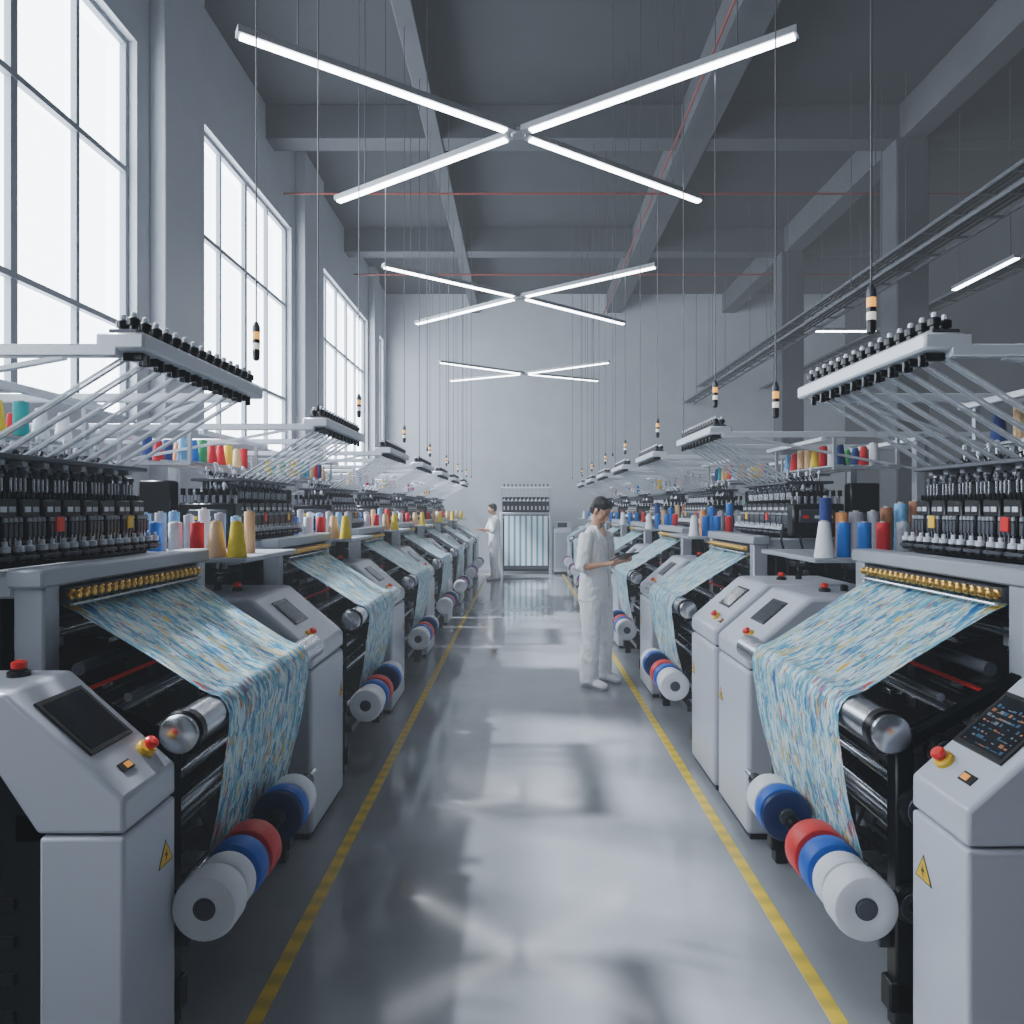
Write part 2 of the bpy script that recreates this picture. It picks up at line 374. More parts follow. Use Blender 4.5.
# ------------------------------------------------------------ machine template (u outward)
HU = .82
def machine_parts():
    P = []
    f = MB()
    for y0 in (-0.53, 0.50):
        f.box(0.47, 0.57, y0, y0+0.08, 0, 1.46, M['lgrey'], 0.008)
        f.box(0.57, 1.72, y0, y0+0.08, 1.38, 1.46, M['lgrey'], 0.008)
        f.box(0.06, 0.12, y0, y0+0.06, 0, 0.93, M['dark'], 0.006)
        f.box(0.04, 1.6, y0, y0+0.06, 0.06, 0.16, M['dark'], 0.006)
        f.box(0.12, 0.47, y0+0.01, y0+0.05, 0.80, 0.88, M['mgrey'], 0.006)
        f.box(0.12, 0.47, y0+0.01, y0+0.05, 0.42, 0.47, M['dark'], 0.006)
        f.bar((0.08, y0+0.03, 0.90), (0.47, y0+0.03, 1.12), 0.04, 0.035, M['dark'])
        f.box(0.0, 0.1, y0+.01, y0+0.05, 0.88, 0.96, M['black'], 0.01)
    f.box(0.46, 0.58, -0.55, 0.60, 1.415, 1.475, M['lgrey'], 0.008)
    f.box(0.63, 1.6, -0.5, 0.55, 0.03, 1.42, M['dark'], 0.01)
    for (u, z, r, mt) in ((.12, .85, .028, 'steel'), (.2, .70, .018, 'steel'), (.30, 1.0, .02, 'steel'), (.28, .52, .035, 'steel'), (.40, .80, .018, 'steel'), (.15, .33, .022, 'steel'), (.38, 1.15, .022, 'mgrey'), (.33, .72, .07, 'dark'), (.40, .45, .085, 'dark'), (.5, .25, .05, 'mgrey'), (.22, 1.06, .014, 'steel'), (.12, .60, .016, 'steel'), (.5, 1.25, .012, 'steel'), (.45, .95, .010, 'steel'), (.25, .80, .008, 'steel'), (.2, .60, .008, 'steel'), (.35, .62, .008, 'steel')):
        f.cyl((u, -0.50, z), (u, 0.54, z), r, n=14, mt=M[mt])
    for (u, z, r) in ((.13, .72, .07), (.25, .52, .10), (.2, .90, .055), (.36, .92, .06), (.1, .42, .06), (.42, .66, .05), (.44, .38, .08), (.3, .28, .06)):
        for y in (-0.56, 0.47):
            f.lathe((u, y, z), (0, 1, 0), [(r*.3, -0.012), (r*.35, 0), (r*.8, 0), (r, .01), (r, .03), (r*.8, .04)], 20, M['black'])
            f.lathe((u, y-.004, z), (0, 1, 0), [(r*.62, -.001), (r*.66, -.004), (r*.74, -.004), (r*.78, -.001)], 20, M['mgrey'])
            f.cyl((u, y-0.02, z), (u, y, z), r*.16, n=8, mt=M['steel'])
            for q in range(5):
                a_ = q*math.tau/5; f.cyl((u+r*.48*math.cos(a_), y-.004, z+r*.48*math.sin(a_)), (u+r*.48*math.cos(a_), y, z+r*.48*math.sin(a_)), r*.07, n=6, mt=M['steel'])
    f.box(.44, .455, -.45, .5, 1.04, 1.05, M['red'])
    f.box(.58, .64, -.45, .5, 1.2, 1.28, M['mgrey'], 0.01)
    f.box(.57, .63, -.45, .5, .88, .96, M['dark'], 0.01)
    rnd = random.Random(3)
    for i in range(70):
        y = rnd.uniform(-.45, .45); z = rnd.uniform(.2, 1.3); w = rnd.uniform(.02, .09); h = rnd.uniform(.02, .07)
        f.box(.63-rnd.uniform(.01, .11), .635, y, y+w, z, z+h, M[rnd.choice(['black', 'mgrey', 'dark', 'lgrey', 'steel'])], 0.004)
    for i in range(9):
        y = rnd.uniform(-.45, .35); z = rnd.uniform(.5, 1.0)
        f.tube([(.60, y, z), (.45, y+.02, z+.02), (.3, y+.06, z-.08), (.28, y+.1, z-.2), (.4, y+.12, z-.3), (.58, y+.12, z-.32)], .009, 6, M['rubber'])
    f.box(.70, 1.05, -.64, -.53, 1.48, 1.70, M['black'], 0.01)
    f.box(.74, .98, -.655, -.635, 1.57, 1.66, M['mgrey'], 0.006)
    f.box(1.06, 1.4, -.62, -.52, 1.46, 1.64, M['mgrey'], 0.01)
    f.box(1.1, 1.3, -.62, -.52, 1.64, 1.84, M['dark'], 0.01)
    for i in range(8):
        f.cyl((.72+i*.045, -.58, 1.70), (.72+i*.045, -.58, 1.75), .012, n=8, mt=M['steel']); f.cyl((.72+i*.045, -.60, 1.75), (.72+i*.045, -.60, 1.79), .015, n=8, mt=M['black'])
    for i in range(3): f.box(.76+i*.08, .80+i*.08, -.659, -.655, 1.60, 1.62, M[('red', 'white', 'yellow')[i]])
    for i in range(26):
        u = rnd.uniform(.6, 1.5); z = rnd.uniform(1.0, 1.34); f.box(u, u+rnd.uniform(.03, .12), -.60-rnd.uniform(0, .05), -.49, z, z+rnd.uniform(.02, .08), M[rnd.choice(['black', 'mgrey', 'dark', 'lgrey', 'dark'])], .004)
    for i in range(6):
        u = .65+i*.13; f.tube([(u, -.60, 1.56), (u-.03, -.64, 1.45), (u+.02, -.62, 1.3), (u+.05, -.58, 1.1)], .008, 6, M['rubber'])
    for y in (-.46, .50):
        f.box(1.62, 1.68, y-.03, y+.03, 0, 2.19, M['lgrey'], .004)
        f.box(.27, 2.2, y-.02, y+.02, 2.165, 2.205, M['white'], .004)
    f.bar((.45, .50, 2.165), (1.5, .50, 1.80), .025, .015, M['white'])
    f.bar((.45, -.46, 2.165), (1.6, -.46, 1.95), .025, .015, M['white'])
    f.box(.95, .99, -.5, .56, 2.135, 2.165, M['white'], .004)
    f.box(1.6, 1.64, -.5, .56, 2.135, 2.165, M['white'], .004)
    f.box(.72, 1.05, -.48, .53, 1.84, 1.86, M['mgrey'], .004)
    f.box(.72, 1.05, -.48, .54, 1.46, 1.52, M['dark'], .008)
    for i in range(28):
        y = -.46+i*.036; z = 1.88+.06*((i*7) % 3)/2
        f.cyl((.93+.04*(i % 2), y, 1.5), (.93+.04*(i % 2), y, z), .006, n=5, mt=M['steel'])
        f.lathe((.93+.04*(i % 2), y, z), (0, 0, 1), [(.010, 0), (.010, .02), (.005, .026)], 6, M['white' if i % 3 else 'black'])
    for i in range(14):
        y = -.47+i*.074; f.box(.96, 1.05, y, y+.05, 1.52+.05*(i % 3), 1.72+.06*(i % 3), M['dark' if i % 2 else 'mgrey'], .004)
        f.tube([(.97, y+.02, 1.74), (.90, y+.03, 1.90), (.84, y+.01, 1.86), (.80, y, 1.78)], .005, 5, M['rubber'])
    P.append(('machine_frame', f, (0, 0, 0), [], None))
    r = MB(); r.lathe((0, -.622, 0), (0, 1, 0), [(.052, .0), (.060, .006), (.060, 1.33), (.052, 1.336)], 28, M['steel'])
    P.append(('feed_roller', r, (0.0, 0, .978), [], 'long polished steel roller'))
    cl = MB(); cl.lathe((0, 0, 0), (0, 1, 0), [(.062, .0), (.068, .006), (.068, .034), (.062, .04)], 24, M['black'])
    P.append(('roller_hub', cl, (0, -.60, .978), [], 'black roller bearing ring'))
    a = MB(); a.cyl((0, -.60, 0), (0, .42, 0), .012, n=10, mt=M['steel'])
    for y in (-.12, .30):
        a.bar((0, y, 0), (.16, y, -.2), .025, .05, M['mgrey']); a.bar((.14, y, -.19), (.5, y, -.23), .025, .05, M['mgrey'])
        a.lathe((0, y-.02, 0), (0, 1, 0), [(.03, 0), (.03, .04)], 12, M['black'])
    a.box(.12, .16, -.5, .5, -.22, -.17, M['mgrey'], .005)
    P.append(('spool_axle', a, (-.10, 0, .47), [], None))
    g = MB(); g.box(-.01, .03, -.44, .46, -.022, .022, M['mgrey']); g.cyl((-.03, -.44, -.032), (-.03, .46, -.032), .006, n=8, mt=M['steel']); P.append(('guide_rail', g, (.47, 0, 1.382), [], None))
    gm = MB(); gm.lathe((.01, 0, 0), (-1, 0, 0), [(.007, 0), (.007, .008), (.016, .010), (.0175, .016), (.0175, .026), (.010, .030), (.010, .034), (.015, .037), (.016, .044), (.012, .050), (.003, .053)], 14, M['brass'])
    for i in range(22): P.append(('brass_guide', gm, (.465, -.42+i*.0405, 1.382), [], 'small brass thread guide bead'))
    h = MB()
    h.box(-.07, .12, -.050, .050, .0, .17, M['black'], .006)
    h.box(-.085, -.07, -.046, .046, .02, .105, M['dark'], .003)
    for qi, j in enumerate((-.036, -.012, .012, .036)):
        h.box(-.094, -.084, j-.009, j+.009, .03, .08, M['mgrey'], .002)
        h.cyl((-.089, j, -.055), (-.089, j, .03), .003, n=6, mt=M['steel'])
        h.lathe((-.089, j, .085), (0, 0, 1), [(.008, 0), (.008, .012), (.004, .016)], 8, M['lgrey'])
        h.cyl((-.02, j, .17), (-.02, j, .245), .005, n=6, mt=M['steel'])
        h.lathe((-.045, j, .17), (0, 0, 1), [(.007, 0), (.010, .006), (.010, .020), (.004, .026)], 8, M['black'])
    h.box(-.0, .12, -.046, .046, .17, .25, M['dark'], .008)
    h.box(-.012, .0, -.042, .042, .18, .20, M['mgrey'], .003)
    h.box(-.074, -.0705, -.036, -.006, .12, .140, M['white']); h.box(-.074, -.0705, .004, .036, .12, .140, M['lgrey'])
    for j in (-.026, .026):
        h.lathe((.02, j, .25), (0, 0, 1), [(.012, 0), (.012, .015), (.019, .018), (.019, .040), (.013, .048), (.006, .056)], 12, M['white'])
        h.lathe((.08, j, .25), (0, 0, 1), [(.014, 0), (.014, .05), (.008, .06)], 8, M['steel'])
        h.lathe((-.13, j, .0), (0, 0, 1), [(.010, -.02), (.018, -.016), (.018, .002), (.008, .006), (.008, .022)], 10, M['white'])
        h.lathe((-.13, j, -.022), (0, 0, -1), [(.018, 0), (.018, .03), (.01, .035)], 10, M['black'])
        h.lathe((-.02, j*.9, .245), (0, 0, 1), [(.009, 0), (.009, .012), (.014, .014), (.013, .028), (.005, .032)], 8, M['mgrey'])
    h.box(-.15, -.07, -.050, .050, -.045, -.030, M['mgrey'], .003)
    h.box(-.12, -.07, -.050, .050, -.028, -.006, M['dark'], .003)
    tags = ['w', 'w', 'w', 'red', 'w', 'w', 'w', 'yellow', 'w']
    for i in range(9):
        hh = h
        if tags[i] in ('red', 'yellow'):
            hh = MB(); hh.merge(h); hh.box(-.10, -.094, -.022, .022, .045, .10, M[tags[i]])
        P.append(('needle_head', hh, (HU, -.43+i*.117, 1.535), [], 'black needle head with small white caps'))
    am = MB(); am.bar((0, 0, 0), (.52, 0, -.325), .026, .005, M['acryl']); am.box(.49, .54, -.016, .016, -.345, -.31, M['lgrey'], .004)
    am.bar((0, .0145, .002), (.52, .0145, -.323), .003, .008, M['white']); am.bar((0, -.0145, .002), (.52, -.0145, -.323), .003, .008, M['white'])
    for i in range(9): P.append(('thread_arm', am, (.28, -.42+i*.112, 2.165), [], 'translucent white slanting thread arm'))
    t = MB(); t.box(-.07, .09, -.48, .55, -.028, .028, M['white'], .008)
    for i in range(10):
        y = -.42+i*.094; t.box(-.04, .03, y-.011, y+.011, -.055, -.028, M['black'], .004); t.box(-.055, -.035, y-.008, y+.008, -.075, -.035, M['black'], .003)
    t.box(-.04, .05, -.47, .54, .028, .040, M['mgrey'])
    km = MB(); km.lathe((0, 0, 0), (0, 0, 1), [(.014, 0), (.014, .015), (.021, .017), (.021, .038), (.015, .043)], 10, M['black'])
    km.lathe((0, 0, .043), (0, 0, 1), [(.009, 0), (.011, .008), (.009, .017), (.004, .020)], 8, M['white'])
    kids = []
    for i in range(15):
        kids.append(('tension_knob', km, (-.018, -.445+i*.068, .040)))
    for i in range(14):
        kids.append(('tension_knob', km, (.035, -.415+i*.068, .040)))
    P.append(('tension_rail', t, (.25, 0, 2.215), kids, 'white rail carrying black tension knobs'))
    c = MB()
    for u in (0, .12, .24, .36): c.box(u, u+.05, -.52, .58, 0, .012, M['lgrey'])
    c.box(-.02, .44, -.52, -.49, -.02, 0, M['lgrey']); c.box(-.02, .44, .55, .58, -.02, 0, M['lgrey'])
    for y in (-.505, .565):
        c.box(-.02, 0, y-.012, y+.012, -.02, .2, M['lgrey']); c.box(.42, .44, y-.012, y+.012, -.02, .2, M['lgrey'])
    P.append(('cone_rack', c, (1.05, 0, 1.96), [], 'grey open rack for yarn cones'))
    s = MB(); s.box(.9, 1.55, .74, 1.34, 0, 1.40, M['mgrey'], .01); s.box(.30, 1.6, .64, 1.38, 1.40, 1.425, M['lgrey'], .005)
    s.box(.895, .90, .78, 1.04, .1, 1.3, M['lgrey']); s.box(.895, .90, 1.06, 1.30, .1, 1.3, M['lgrey'])
    P.append(('cone_shelf', s, (0, 0, 0), [], 'grey cabinet with flat shelf top'))
    return P

PARTS = machine_parts()
_cache = {}
def cm(mb, name, sx):
    k = (id(mb), sx)
    if k not in _cache: _cache[k] = mb.mesh(name, sx)
    return _cache[k]
merged = MB()
for (n, mb, loc, kids, lab) in PARTS:
    merged.merge(mb, loc)
    for (n2, mb2, l2) in kids: merged.merge(mb2, tuple(loc[i]+l2[i] for i in range(3)))

LOFF = [2.7+2.1*k for k in range(7)]
ROFF = [2.7, 5.25, 7.35, 9.45, 11.55, 13.65, 15.75]

def fabric_mesh(sx, seed):
    rnd = random.Random(seed)
    prof = [(.51, 1.350), (.44, 1.318), (.33, 1.25), (.22, 1.180), (.11, 1.110), (.035, 1.062), (0, 1.046), (-.03, 1.038), (-.054, 1.012), (-.066, .98), (-.066, .93), (-.054, .85), (-.042, .75), (-.024, .65), (-.002, .56), (.012, .50), (.02, .46)]
    pts = []
    for i in range(len(prof)-1):
        for t in range(3):
            q = t/3; pts.append((prof[i][0]*(1-q)+prof[i+1][0]*q, prof[i][1]*(1-q)+prof[i+1][1]*q))
    pts.append(prof[-1]); nY = 28; W0 = .86
    L = [0]
    for i in range(1, len(pts)): L.append(L[-1]+math.dist(pts[i], pts[i-1]))
    vs = []; fs = []; uvs = []
    ph = rnd.uniform(0, 6)
    for i, (u, z) in enumerate(pts):
        dn = min(1, max(0, (z < 1.0)*(1.0-z)/.4))
        for j in range(nY+1):
            v = j/nY
            y = (v-.5)*(W0-.04*dn)+.025-.03*dn
            du = .010*dn*math.sin(v*17+ph)+.006*dn*math.sin(v*31+z*5)
            vs.append(((u-abs(du))*sx, y, z+(.003*math.sin(v*22+u*10) if z > 1.06 else 0))); uvs.append((v*W0, L[i]))
    for i in range(len(pts)-1):
        for j in range(nY): fs.append((i*(nY+1)+j, i*(nY+1)+j+1, (i+1)*(nY+1)+j+1, (i+1)*(nY+1)+j))
    me = bpy.data.meshes.new('printed_fabric'); me.from_pydata(vs, [], fs)
    ul = me.uv_layers.new(name='UVMap')
    for l in me.loops: ul.data[l.index].uv = uvs[l.vertex_index]
    me.materials.append(M['fabric']); me.polygons.foreach_set('use_smooth', [True]*len(fs)); me.update()
    return me
FAB = {-1: fabric_mesh(-1, 1), 1: fabric_mesh(1, 2)}

def spool_mb(col, w, r):
    y = MB(); y.lathe((0, 0, 0), (0, 1, 0), [(.034, .006), (.05, .001), (r*.86, 0), (r*.95, .004), (r, .016), (r, w-.016), (r*.95, w-.004), (r*.86, w), (.034, w-.004)], 36, M[col])
    c = MB(); c.lathe((0, .0, 0), (0, 1, 0), [(.013, 0), (.026, 0), (.030, .004), (.034, .004), (.034, w-.002), (.013, w-.002)], 20, M['mgrey'])
    return y, c
SP = [('paper', -.665, .095, .100), ('paper', -.555, .075, .092), ('sblue', -.462, .080, .098), ('sred', -.362, .095, .100), ('snavy', -.055, .03, .10), ('sblue', -.022, .065, .10), ('paper', .060, .10, .094)]
SPM = [spool_mb(c, w, r) for c, y, w, r in SP]
names = {'paper': 'white', 'sblue': 'blue', 'sred': 'red', 'snavy': 'navy blue'}

def cone_mb(col, kind):
    y = MB(); c = MB()
    if kind == 0:
        y.lathe((0, 0, 0), (0, 0, 1), [(.044, .0), (.046, .003), (.0245, .165), (.023, .168)], 20, CM[col])
        c.lathe((0, 0, .167), (0, 0, 1), [(.016, 0), (.016, .007), (.010, .007)], 10, M['core'])
    else:
        y.lathe((0, 0, 0), (0, 0, 1), [(.033, .0), (.035, .003), (.034, .180), (.032, .183)], 20, CM[col])
        c.lathe((0, 0, .182), (0, 0, 1), [(.015, 0), (.015, .008), (.010, .008)], 10, M['core'])
    m = MB(); m.merge(y); m.merge(c)
    return m
CN = {(c, k): cone_mb(c, k) for c in conecols for k in (0, 1)}

def put_cone(x, y, z, col, kind, sc_=1.0, where='shelf', sz=None):
    o = ob('yarn_cone' if kind == 0 else 'yarn_bobbin', cm(CN[(col, kind)], 'yarn_'+col, 1), (x, y, z),
           label='%s yarn %s standing on a grey machine %s' % (col.replace('lightblue', 'light blue'), 'cone' if kind == 0 else 'cylinder bobbin', where), cat='yarn cone', group='yarn cones on machine '+where)
    o.scale = (sc_, sc_, sz or sc_)
rc = random.Random(11)
front_seq = {-1: [('yellow', 0), ('cream', 0), ('red', 1), ('white', 1), ('blue', 1), ('red', 1), ('lightblue', 1)], 1: [('white', 0), ('blue', 1), ('blue', 1), ('red', 1), ('grey', 1), ('lightblue', 1), ('orange', 1)]}
muted = {-1: ['grey', 'lightblue', 'white', 'grey', 'red', 'teal', 'white', 'lightblue', 'cream'], 1: ['grey', 'lightblue', 'navy', 'grey', 'brown', 'teal', 'blue', 'orange', 'cream']}
vivid = ['red', 'orange', 'yellow', 'blue', 'teal', 'white', 'green', 'lightblue', 'red', 'yellow', 'cream', 'navy', 'white', 'cream']
for side in (-1, 1):
    offs = LOFF if side < 0 else ROFF
    for k, yc in enumerate(offs):
        base = (xs(side), yc, 0)
        lab = 'grey multi-needle textile machine with printed fabric over a roller'
        if k < 3:
            root = empty('textile_machine', base, label=lab, cat='textile machine', group='rows of textile machines')
            for (n, mb, loc, kids, l2) in PARTS:
                p = ob(n, cm(mb, n, side), (loc[0]*side, loc[1], loc[2]), parent=root, label=l2)
                for (n2, mb2, l3) in kids:
                    ob(n2, cm(mb2, n2, side), (l3[0]*side, l3[1], l3[2]), parent=p)
        else:
            ob('textile_machine', cm(merged, 'textile_machine', side), base, label=lab, cat='textile machine', group='rows of textile machines')
        ob('printed_fabric', FAB[side], base, label='blue and white patterned fabric sheet draped over steel roller', cat='fabric', group='printed fabric sheets')
        for i, (c, y, w, r) in enumerate(SP):
            yb, cb = SPM[i]
            o = ob('yarn_spool', cm(yb, 'yarn_spool', 1), (base[0]-side*.10, yc+y, .47), label='%s round yarn spool on a low steel axle' % names[c], cat='spool', group='spools under the fabric')
            if k < 3: ob('spool_core', cm(cb, 'spool_core', 1), (0, 0, 0), parent=o)
        rows = 2 if k < 3 else 1
        for r_ in range(rows):
            nn = 7 if r_ == 0 else 10
            for i in range(nn):
                if r_ == 0: col, kind = front_seq[side][i]
                else: col = rc.choice(muted[side]); kind = 1
                step = .102 if r_ == 0 else .082
                if r_ == 0: s1_ = 1.06 if kind == 0 else .94; s2_ = s1_
                elif side < 0: s1_ = rc.uniform(.75, .9); s2_ = rc.uniform(1.05, 1.35)
                else: s1_ = rc.uniform(.85, 1.05); s2_ = rc.uniform(1.15, 1.7)
                u_ = .37+i*step+(0 if r_ == 0 else (.06 if side < 0 else .16))
                put_cone(base[0]+side*u_, yc+(.70 if r_ == 0 else 1.02)+rc.uniform(-.015, .015), 1.425, col, kind, s1_, sz=s2_)
        for r_ in range(2 if k < 3 else 1):
            n7 = 8 if k < 3 else 6
            for i in range(n7):
                put_cone(base[0]+side*(1.12+.24*r_), yc-.42+i*(.94/(n7-1))+rc.uniform(-.01, .01), 1.972, rc.choice(vivid), rc.choice((0, 1)), .86, 'rack')

# ------------------------------------------------------------ consoles
def console(side, Y0, Y1, h0=.90, h1=1.18, k=0):
    d = Y1-Y0; root = empty('control_console', (xs(side), (Y0+Y1)/2, 0), label='light grey machine control console with tilted touch screen', cat='control console', group='machine control consoles')
    ya, yb = -d/2, d/2; s1 = .315
    hs = h0-.10
    head = MB(); head.prism([(0, hs+.008), (0, h0), (s1, h1), (.86, h1), (.86, h1-.16), (.37, h1-.16), (.23, hs+.008)], ya, yb, M['shell'])
    ob('console_head', head.mesh('console_head', side), parent=root, bevel=.011 if k == 0 else .022)
    low = MB(); low.prism([(0, .03), (0, hs), (.225, hs), (.225, .03)], ya, yb, M['shell'])
    ob('console_cabinet', low.mesh('console_cabinet', side), parent=root, bevel=.011 if k == 0 else .022)
    rc_ = MB(); rc_.prism([(.02, 0), (.02, .06), (.2, .06), (.2, hs+.012), (.36, h1-.15), (.84, h1-.15), (.84, 0)], ya+.02, yb-.02, M['dark'])
    rc_.box(.02, .3, ya+.02, yb-.02, hs-.02, hs+.05, M['black'])
    for i in range(5): rc_.box(.3, .8, ya+.012, ya+.02, .2+i*.1, .23+i*.1, M['black'])
    ob('console_recess', rc_.mesh('console_recess', side), parent=root, label='dark recessed machine side')
    dv = Vector((s1, h1-h0)); Ls = dv.length; dv /= Ls; nv = Vector((-dv.y, dv.x))
    def F(t, y, n): return (dv.x*t+nv.x*n, y, h0+dv.y*t+nv.y*n)
    def slab(mb, t0, t1, y0, y1, n0, n1, mt):
        vs = [F(t, y, n) for t in (t0, t1) for y in (y0, y1) for n in (n0, n1)]
        mb.add(vs, [(0, 1, 3, 2), (4, 6, 7, 5), (0, 4, 5, 1), (2, 3, 7, 6), (0, 2, 6, 4), (1, 5, 7, 3)], mt)
    sy0, sy1, a0, a1 = (ya+.04, ya+.235, .165, .345) if d < .4 else (ya+.14, ya+.34, .185, .325)
    sc0 = MB(); slab(sc0, a0-.015, a1+.015, sy0, sy1, -.002, .006, M['black'])
    so = ob('touch_screen', sc0.mesh('touch_screen', side), parent=root, label='black touch screen', bevel=.002)
    sg = MB(); b0, b1 = sy0+.014, sy1-.014
    slab(sg, a0, a1, b0, b1, .0062, .0072, M['glassblack'])
    if side > 0 and k == 0:
        rr = random.Random(k+5); slab(sg, a1-.014, a1-.008, b0+.01, b1-.09, .0072, .0076, M['uiblue'])
        for r_ in range(8):
            for c_ in range(10):
                if rr.random() < .3: continue
                tt = a0+.008+r_*.0185; yy = b0+.006+c_*(b1-b0-.010)/10
                slab(sg, tt, tt+rr.choice((.003, .006, .011)), yy, yy+(b1-b0)/10*rr.choice((.4, .6, .85)), .0072, .0076, M[rr.choice(['uiblue', 'uiwarm', 'uigrey', 'uiblue'])])
    ob('screen_display', sg.mesh('screen_display', side), parent=so)
    ey = yb-.055 if d < .4 else ya+.16
    A3 = Vector((nv.x, 0, nv.y))
    e = MB(); c0 = Vector(F(.085, ey, 0)); e.lathe(c0, A3, [(.028, 0), (.028, .012), (.024, .016)], 20, M['yellow'])
    eo = ob('emergency_stop', e.mesh('emergency_stop', side), parent=root, label='yellow emergency stop base with red button')
    e2 = MB(); e2.lathe(c0+A3*.016, A3, [(.011, 0), (.011, .008), (.020, .010), (.021, .018), (.016, .024), (.004, .026)], 20, M['red'])
    ob('stop_button', e2.mesh('stop_button', side), parent=eo, label='red mushroom button')
    q = MB(); by = ey-.11; slab(q, .06, .09, by-.025, by+.025, -.001, .004, M['black']); slab(q, .066, .084, by-.006, by+.02, .004, .006, M['orange'])
    ob('push_button', q.mesh('push_button', side), parent=root, label='black switch with orange key')
    w = MB(); ty = (yb-.06); tz = .655 if k == 0 else .62
    def tri(c, s_, uo, mt): 
        w.add([(uo, c[0]-s_, c[1]-s_*.85), (uo, c[0]+s_, c[1]-s_*.85), (uo, c[0], c[1]+s_*1.0), (uo+.0008, c[0]-s_, c[1]-s_*.85), (uo+.0008, c[0]+s_, c[1]-s_*.85), (uo+.0008, c[0], c[1]+s_)],
              [(0, 1, 2), (5, 4, 3), (0, 3, 4, 1), (1, 4, 5, 2), (2, 5, 3, 0)], mt)
    tri((ty, tz), .040, -.0012, M['black']); tri((ty, tz-.001), .034, -.0022, M['yellow'])
    bolt = [(.008, .028), (-.012, -.002), (0, .0), (-.006, -.028), (.013, .006), (.001, .004)]
    w.add([(-.0030, ty+a*.8, tz-.006+b_*.8) for a, b_ in bolt], [(0, 1, 2, 5), (2, 3, 4, 5)], M['black'])
    ob('warning_sign', w.mesh('warning_sign', side), parent=root, label='yellow triangular electric shock warning sign')
    ku, ky = (.42, .06) if k == 0 else (.5, 0)
    kb = MB(); kb.lathe((ku, ky, h1), (0, 0, 1), [(.03, 0), (.03, .014), (.022, .016), (.022, .02)], 16, M['black'])
    ko = ob('control_knob', kb.mesh('control_knob', side), parent=root, label='red and black control knob')
    kb = MB(); kb.lathe((ku, ky, h1+.02), (0, 0, 1), [(.012, 0), (.02, .004), (.02, .02), (.01, .026)], 16, M['red'])
    ob('knob_cap', kb.mesh('knob_cap', side), parent=ko, label='red knob cap')
    kb = MB(); kb.lathe((.62, .03, h1), (0, 0, 1), [(.02, 0), (.02, .03), (.012, .034)], 12, M['black'])
    ob('control_button', kb.mesh('control_button', side), parent=root, label='black round control button')
console(-1, 1.80, 2.07); console(1, 1.73, 1.98, k=0)
for k, yc in enumerate(LOFF): console(-1, yc+.72, yc+1.32, .95, 1.22, k=k+1)
console(1, 3.42, 3.94, .95, 1.22, k=1); console(1, 4.02, 4.56, .95, 1.22, k=1)
for k, yc in enumerate(ROFF[1:]): console(1, yc+.74, yc+1.30, .95, 1.22, k=k+1)

# ------------------------------------------------------------ pendants
DH = 3.0; LZ = 1.67+DH
def xlight(cx, cy, hx, hyn, hyf):
    root = empty('cross_pendant_light', (cx, cy, LZ), label='crossed linear LED light bars hanging on thin cables', cat='pendant light', group='cross-shaped pendant lights')
    hub = MB(); hub.lathe((0, 0, -.01), (0, 0, 1), [(.05, 0), (.06, .01), (.06, .045), (.05, .05)], 16, M['ledhouse']); ob('light_hub', hub.mesh('hub'), parent=root)
    for sx, hy in ((-1, -hyn), (1, -hyn), (-1, hyf), (1, hyf)):
        e = Vector((sx*hx, hy, 0)); d = e.normalized(); st = d*.05
        b = MB(); b.bar(st+Vector((0, 0, .025)), e+Vector((0, 0, .025)), .085, .045, M['ledhouse'], side=Vector((0, 0, 1)).cross(d))
        bo = ob('light_bar', b.mesh('light_bar'), parent=root, label='grey aluminium light bar')
        q = MB(); q.bar(st+d*.07+Vector((0, 0, -.004)), e-d*.02+Vector((0, 0, -.004)), .055, .014, M['led'], side=Vector((0, 0, 1)).cross(d))
        ob('light_diffuser', q.mesh('light_diffuser'), parent=bo, label='glowing white LED diffuser')
        w = MB(); p = e*.82; w.cyl((p.x, p.y, .05), (p.x, p.y, CH-LZ), .005, n=6, mt=M['wire']); ob('suspension_cable', w.mesh('cable'), parent=root)
xlight(-.03, 1.83*DH, 1.78, 1.16, 1.20)
xlight(-.03, 3.25*DH, 1.70, 1.25, 1.40)
xlight(.05, 5.10*DH, 1.75, 1.20, .85)
def barlight(p0, p1):
    c = (Vector(p0)+Vector(p1))/2; root = empty('linear_pendant_light', c, label='straight LED light bar hanging from the ceiling', cat='pendant light', group='straight pendant lights')
    d = (Vector(p1)-c); 
    b = MB(); b.bar(-d+Vector((0, 0, .03)), d+Vector((0, 0, .03)), .08, .045, M['ledhouse'], side=Vector((0, 0, 1)).cross(d)); ob('light_bar', b.mesh('light_bar'), parent=root)
    q = MB(); q.bar(-d, d, .06, .014, M['led'], side=Vector((0, 0, 1)).cross(d)); ob('light_diffuser', q.mesh('diff'), parent=root)
    for t in (-.8, .8):
        w = MB(); w.cyl((d.x*t, d.y*t, .05), (d.x*t, d.y*t, CH-c.z), .005, n=6, mt=M['wire']); ob('suspension_cable', w.mesh('cable'), parent=root)
barlight((5.0, 11.6, LZ), (6.0, 11.6, LZ)); barlight((5.95, 8.2, LZ), (5.95, 9.4, LZ)); barlight((6.9, 12.6, LZ), (6.9, 14, LZ))

